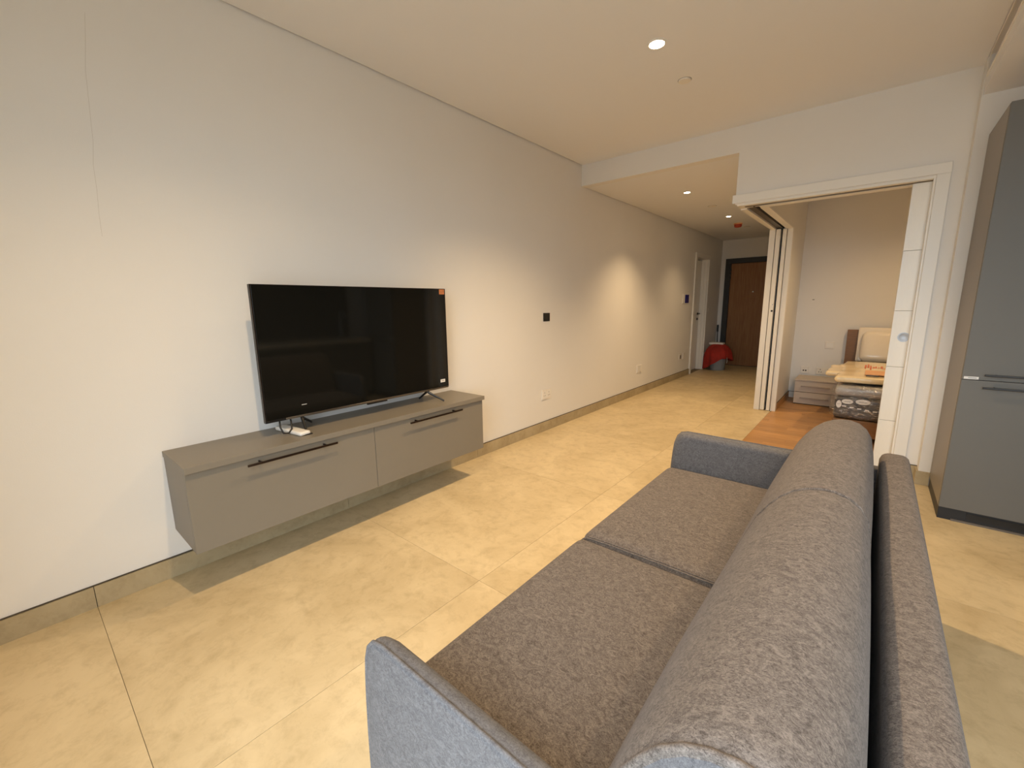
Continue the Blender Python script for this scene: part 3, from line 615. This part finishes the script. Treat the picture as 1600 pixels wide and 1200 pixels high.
# arms : thin upholstered panels
def arm(y0, y1, outer):
    cxs = []
    prof = [(1.755, 0.10), (1.735, 0.16), (1.731, 0.245), (1.733, 0.34), (1.737, 0.424), (1.742, 0.494), (1.748, 0.545), (1.760, 0.582), (1.780, 0.604), (1.812, 0.612), (1.90, 0.612), (2.10, 0.611), (2.35, 0.610), (2.60, 0.609), (2.60, 0.10)]
    c = (2.15, 0.33)
    def ins(d): return [(x + (c[0] - x) * d / max(0.2, abs(c[0] - x)) * (1 if abs(x - c[0]) > 0.25 else 0), z + (c[1] - z) * d / max(0.15, abs(c[1] - z)) * (1 if abs(z - c[1]) > 0.15 else 0)) for x, z in prof]
    yt = y1 - y0; b = new()
    secs = [(0.0, 0.013), (0.05, 0.006), (0.13, 0.002), (0.3, 0.0), (0.5, 0.001), (0.68, 0.004), (0.85, 0.010), (0.95, 0.018), (1.0, 0.028)]
    if outer > 0: secs = [(1 - t, d) for t, d in reversed(secs)]
    loft(b, [[(x, y0 + t * yt, z) for x, z in ins(d)] for t, d in secs])
    o = obj('armrest', b, 'sofa_fabric_daylit', sofa, ang=60)
    for side in ((0.13,) if outer < 0 else (0.87,)):
        yy = y0 + side * yt
        p2 = new(); tube(p2, [(x, yy, z) for x, z in ins(0.001)[:-2]], 0.0045, 8); obj('piping', p2, 'sofa_fabric_daylit', o)
    return o
arm(SY0, SY0 + 0.05, -1); arm(SY1 - 0.05, SY1, 1)
# back frame ledge behind the cushions
b = new(); cushion(b, 2.592, 2.688, SY0, SY1 + 0.03, 0.10, 0.668, 0.032, 14, sd=4); obj('back_frame', b, 'sofa_fabric', sofa, ang=80)

# ================================================================== TALL KITCHEN UNIT
FX0, FY0, FZ = 2.927, 3.457, 2.272
tu = thing('tall_cabinet', (3.23, 3.75, 0), 'tall dark grey kitchen unit with two doors and black bar handles', 'cabinet')
bx('side_panel', 'laminate_side', tu, FX0, FX0 + 0.02, FY0 + 0.022, 4.032, 0.074, FZ, r=0.001)
bx('side_panel', 'laminate_side', tu, FX0 + 0.61, FX0 + 0.63, FY0 + 0.022, 4.032, 0.074, FZ, r=0.001)
bx('carcass', 'laminate_side', tu, FX0 + 0.02, FX0 + 0.61, FY0 + 0.03, 4.032, 0.09, FZ - 0.002)
ZS = 0.848
for (a, b, hz) in ((0.076, ZS - 0.0015, 0.810), (ZS + 0.0015, FZ, 0.880)):
    f = bx('door', 'laminate_tall', tu, FX0 + 0.001, FX0 + 0.629, FY0, FY0 + 0.0195, a, b, r=0.001)
    hb = new(); box(hb, FX0 + 0.083, FX0 + 0.55, FY0 - 0.034, FY0 - 0.024, hz - 0.005, hz + 0.005, 0.001)
    for xx in (FX0 + 0.13, FX0 + 0.50): tube(hb, [(xx, FY0 + 0.002, hz), (xx, FY0 - 0.028, hz)], 0.005, 8)
    obj('handle', hb, 'black', f)
bd = bx('badge', 'label_white', tu, FX0 + 0.008, FX0 + 0.066, FY0 - 0.003, FY0, 0.851, 0.866, r=0.001)
bx('print', 'bucket_grey', bd, FX0 + 0.025, FX0 + 0.058, FY0 - 0.0034, FY0 - 0.003, 0.857, 0.861)
bx('plinth', 'black', tu, FX0 + 0.002, FX0 + 0.628, FY0 + 0.012, 4.02, 0.0, 0.073, r=0.001)
bx('plinth_strip', 'track_metal', tu, FX0 + 0.06, FX0 + 0.628, FY0 + 0.004, FY0 + 0.012, 0.0, 0.012)
pv = bx('plinth_vent', 'tv_black', tu, FX0 + 0.12, FX0 + 0.60, FY0 + 0.008, FY0 + 0.012, 0.03, 0.062)

# ---- kitchen run opposite the television (seen in the screen's reflection)
for k, (a, b) in enumerate(((0.2, 1.0), (1.0, 1.8), (1.8, 2.6), (2.6, 3.40))):
    t = thing('base_cabinet', (3.7, (a + b) / 2, 0), 'dark kitchen base cabinet ' + ('at the free end of the pale worktop', 'second from the free end of the pale worktop', 'next to the cabinet below the faucet', 'below the kitchen faucet')[k], 'cabinet', 'kitchen base cabinets')
    bx('carcass', 'kitchen_dark', t, 3.42, 3.985, a + 0.001, b - 0.001, 0.10, 0.81)
    f = bx('door', 'laminate_tall', t, 3.40, 3.42, a + 0.002, b - 0.002, 0.105, 0.805, r=0.001)
    hb = new(); box(hb, 3.37, 3.378, a + 0.1, b - 0.1, 0.75, 0.76); 
    for yy in (a + 0.14, b - 0.14): tube(hb, [(3.402, yy, 0.755), (3.374, yy, 0.755)], 0.004, 6)
    obj('handle', hb, 'black', f)
    bx('plinth', 'black', t, 3.45, 3.98, a + 0.002, b - 0.002, 0.0, 0.10)
bx('worktop', 'worktop_stone', None, 3.385, 3.985, 0.19, 3.405, 0.81, 0.85, r=0.003, label='pale stone worktop of the kitchen opposite the television', cat='worktop')
bx('backsplash', 'backsplash', None, 3.985, 4.0, 0.2, 3.405, 0.851, 2.50, label='dark stone panel behind the kitchen worktop', cat='backsplash', **ST)
fa = new(); tube(fa, [(3.85, 3.2, 0.85), (3.85, 3.2, 1.15), (3.84, 3.2, 1.20), (3.80, 3.2, 1.23), (3.74, 3.2, 1.23), (3.70, 3.2, 1.20), (3.69, 3.2, 1.14)], 0.011, 10); tube(fa, [(3.85, 3.2, 0.90), (3.85, 3.26, 0.93)], 0.006, 8)
obj('kitchen_faucet', fa, 'chrome', None, label='tall curved faucet on the pale kitchen worktop', cat='faucet')

# ================================================================== BEDROOM
ns = thing('nightstand', (2.03, 6.62, 0), 'pale wood two drawer nightstand beside the bed', 'nightstand')
bx('top', 'night_wood', ns, 1.818, 2.262, 6.415, 6.835, 0.302, 0.320, r=0.002)
bx('body', 'night_wood', ns, 1.826, 2.254, 6.442, 6.832, 0.008, 0.302)
bx('drawer_shade', 'gap_shade', ns, 1.826, 2.254, 6.430, 6.4425, 0.155, 0.162); bx('drawer_shade', 'gap_shade', ns, 1.826, 2.254, 6.430, 6.4425, 0.0, 0.012)  # dark strips painting the shade between and under the drawers
for a, b in ((0.012, 0.155), (0.162, 0.299)):
    d = bx('drawer', 'night_wood', ns, 1.824, 2.256, 6.422, 6.442, a, b, r=0.0015)
    bx('handle', 'night_handle', d, 1.89, 2.19, 6.404, 6.422, a + 0.065, a + 0.080, r=0.002)
bed = thing('bed', (2.85, 5.85, 0), 'single bed with a brown wooden headboard in the bedroom', 'bed')
bx('headboard', 'bed_wood', bed, 2.275, 3.42, 6.785, 6.835, 0.0, 0.936, r=0.004)
bx('base', 'bed_wood', bed, 2.31, 3.38, 4.895, 6.784, 0.06, 0.215, r=0.006)
for fx_ in (2.36, 3.33):
    for fy_ in (4.96, 6.7): bx('leg', 'bed_wood', bed, fx_ - 0.03, fx_ + 0.03, fy_ - 0.03, fy_ + 0.03, 0, 0.06)
mt = thing('mattress', (2.85, 5.83, 0.216), 'dark mattress still wrapped in clear plastic on the bed', 'mattress')
b = new(); cushion(b, 2.308, 3.372, 4.885, 6.775, 0.218, 0.43, 0.04, 14, wob=0.002, sd=5); obj('side_band', b, 'mattress_dark', mt, ang=80)
b = new(); cushion(b, 2.303, 3.377, 4.88, 6.78, 0.425, 0.526, 0.045, 14, wob=0.002, sd=6); obj('top_panel', b, 'mattress_grey', mt, ang=80)
for (xc, zc, rx, rz, nm) in ((2.405, 0.385, 0.042, 0.022, 'side_label'), (2.515, 0.392, 0.052, 0.024, 'side_label'), (2.345, 0.355, 0.02, 0.035, 'side_label')):
    b = new(); n = 24; lo = [[(xc + rx * math.cos(2 * math.pi * j / n), yy, zc + rz * math.sin(2 * math.pi * j / n)) for j in range(n)] for yy in (4.8795, 4.8785)]
    loft(b, lo); lb = obj(nm, b, 'label_white', mt)
    bx('print', 'mattress_grey', lb, xc - rx * 0.55, xc + rx * 0.55, 4.878, 4.8785, zc - 0.004, zc + 0.003)
for k in range(5): 
    bx('print', 'label_white', mt, 2.37 + k * 0.055, 2.40 + k * 0.055, 4.8786, 4.8795, 0.335 - 0.006 * k, 0.345 - 0.006 * k)
b = new(); cushion(b, 2.275, 3.385, 4.858, 6.782, 0.2165, 0.533, 0.06, 16, wob=0.006, sd=9); obj('plastic_cover', b, 'plastic_wrap', mt, ang=80)
# wrapped duvet and pillow
dv = thing('duvet_packet', (2.75, 5.6, 0.535), 'cream folded duvet in a plastic bag with red print lying on the mattress', 'duvet')
b = new(); cushion(b, 2.295, 3.15, 4.93, 6.28, 0.548, 0.604, 0.028, 30, crown=0.02, wob=0.02, sd=11); obj('bag', b, 'duvet_cloth', dv, ang=80)
b = new(); cushion(b, 2.20, 2.34, 5.25, 5.85, 0.560, 0.600, 0.02, 12, wob=0.016, sd=12); obj('bag_flap', b, 'duvet_cloth', dv, ang=80)
bx('print', 'peach_print', dv, 2.50, 2.72, 5.05, 5.35, 0.620, 0.6255)
rp_ = random.Random(5)
for k in range(13):
    xx = 2.49 + 0.021 * k; yy = 5.45 + rp_.uniform(-0.03, 0.10)
    bx('letter', 'red_print', dv, xx, xx + rp_.uniform(0.008, 0.016), yy, yy + rp_.uniform(0.08, 0.30), 0.622, 0.6285)
bx('letter', 'mattress_dark', dv, 2.51, 2.60, 5.0, 5.02, 0.614, 0.6225)
pi = thing('pillow', (2.66, 6.68, 0.535), 'white pillow in a plastic bag leaning on the brown headboard', 'pillow')
b = new(); cushion(b, 2.42, 3.02, -0.065, 0.065, 0.0, 0.36, 0.06, 18, wob=0.005, sd=21)
bmesh.ops.rotate(b, verts=b.verts[:], cent=(0, 0, 0), matrix=Matrix.Rotation(math.radians(-14), 3, 'X')); bmesh.ops.translate(b, verts=b.verts[:], vec=(0, 6.63, 0.570)); obj('filling', b, 'pillow_cloth', pi, ang=80)
b = new(); cushion(b, 2.385, 3.06, -0.012, 0.012, -0.01, 0.40, 0.011, 14, wob=0.003, sd=22)
bmesh.ops.rotate(b, verts=b.verts[:], cent=(0, 0, 0), matrix=Matrix.Rotation(math.radians(-10), 3, 'X')); bmesh.ops.translate(b, verts=b.verts[:], vec=(0, 6.70, 0.572)); obj('bag', b, 'pillow_cloth', pi, ang=80)

# ================================================================== MOP BUCKET IN THE HALL
bu = thing('mop_bucket', (0.27, 8.86, 0), 'grey bucket draped with a red cloth beside the entrance door', 'bucket')
b = new(); lathe(b, 0.27, 8.86, [(0.12, 0.0), (0.125, 0.01), (0.15, 0.26), (0.158, 0.265), (0.158, 0.285)], 28); obj('pail', b, 'bucket_grey', bu)
b = new(); n = 48; rnd = random.Random(2)
prof = [(0.02, 0.50), (0.10, 0.495), (0.16, 0.46), (0.20, 0.40), (0.225, 0.32), (0.235, 0.24), (0.24, 0.17)]
rings = []
for i, (r, z) in enumerate(prof):
    ring = []
    for j in range(n):
        a = 2 * math.pi * j / n; f = i / (len(prof) - 1)
        rr = r * (1 + 0.10 * f * math.sin(7 * a + 1.2) + 0.05 * f * math.sin(13 * a))
        drop = 0.13 * max(0, math.cos(a + 2.4)) - 0.08 * max(0, math.cos(a + 1.2)) if i == len(prof) - 1 else 0
        ring.append((0.27 + rr * math.cos(a), 8.86 + rr * math.sin(a), max(0.02, z - drop * f * 1.3)))
    rings.append(ring)
vs = [[b.verts.new(p) for p in r] for r in rings]
for A, B in zip(vs, vs[1:]):
    for j in range(n): b.faces.new((A[j], A[(j + 1) % n], B[(j + 1) % n], B[j]))
b.faces.new(vs[0])
obj('cloth', b, 'red_cloth', bu, ang=80)
b = new(); cushion(b, 0.10, 0.36, 8.80, 8.94, 0.488, 0.53, 0.02, 8, wob=0.004, sd=31); obj('wiper', b, 'label_white', bu, ang=80)
b = new(); tube(b, [(0.46, 8.72, 0.26), (0.475, 8.70, 0.20), (0.47, 8.69, 0.16)], 0.008, 8); obj('handle_hook', b, 'chrome', bu)
ms = thing('mop', (0.06, 9.5, 0), 'thin dark mop stick with a black grip leaning in the hallway corner', 'mop')
b = new(); tube(b, [(0.085, 9.50, 0.04), (0.04, 9.585, 0.70)], 0.010, 8); obj('stick', b, 'grey_hole', ms)
b = new(); tube(b, [(0.04, 9.585, 0.69), (0.035, 9.595, 0.83)], 0.017, 8); obj('grip', b, 'black', ms)
b = new(); box(b, 0.03, 0.15, 9.47, 9.53, 0.0, 0.05, 0.01); obj('head', b, 'grey_hole', ms)
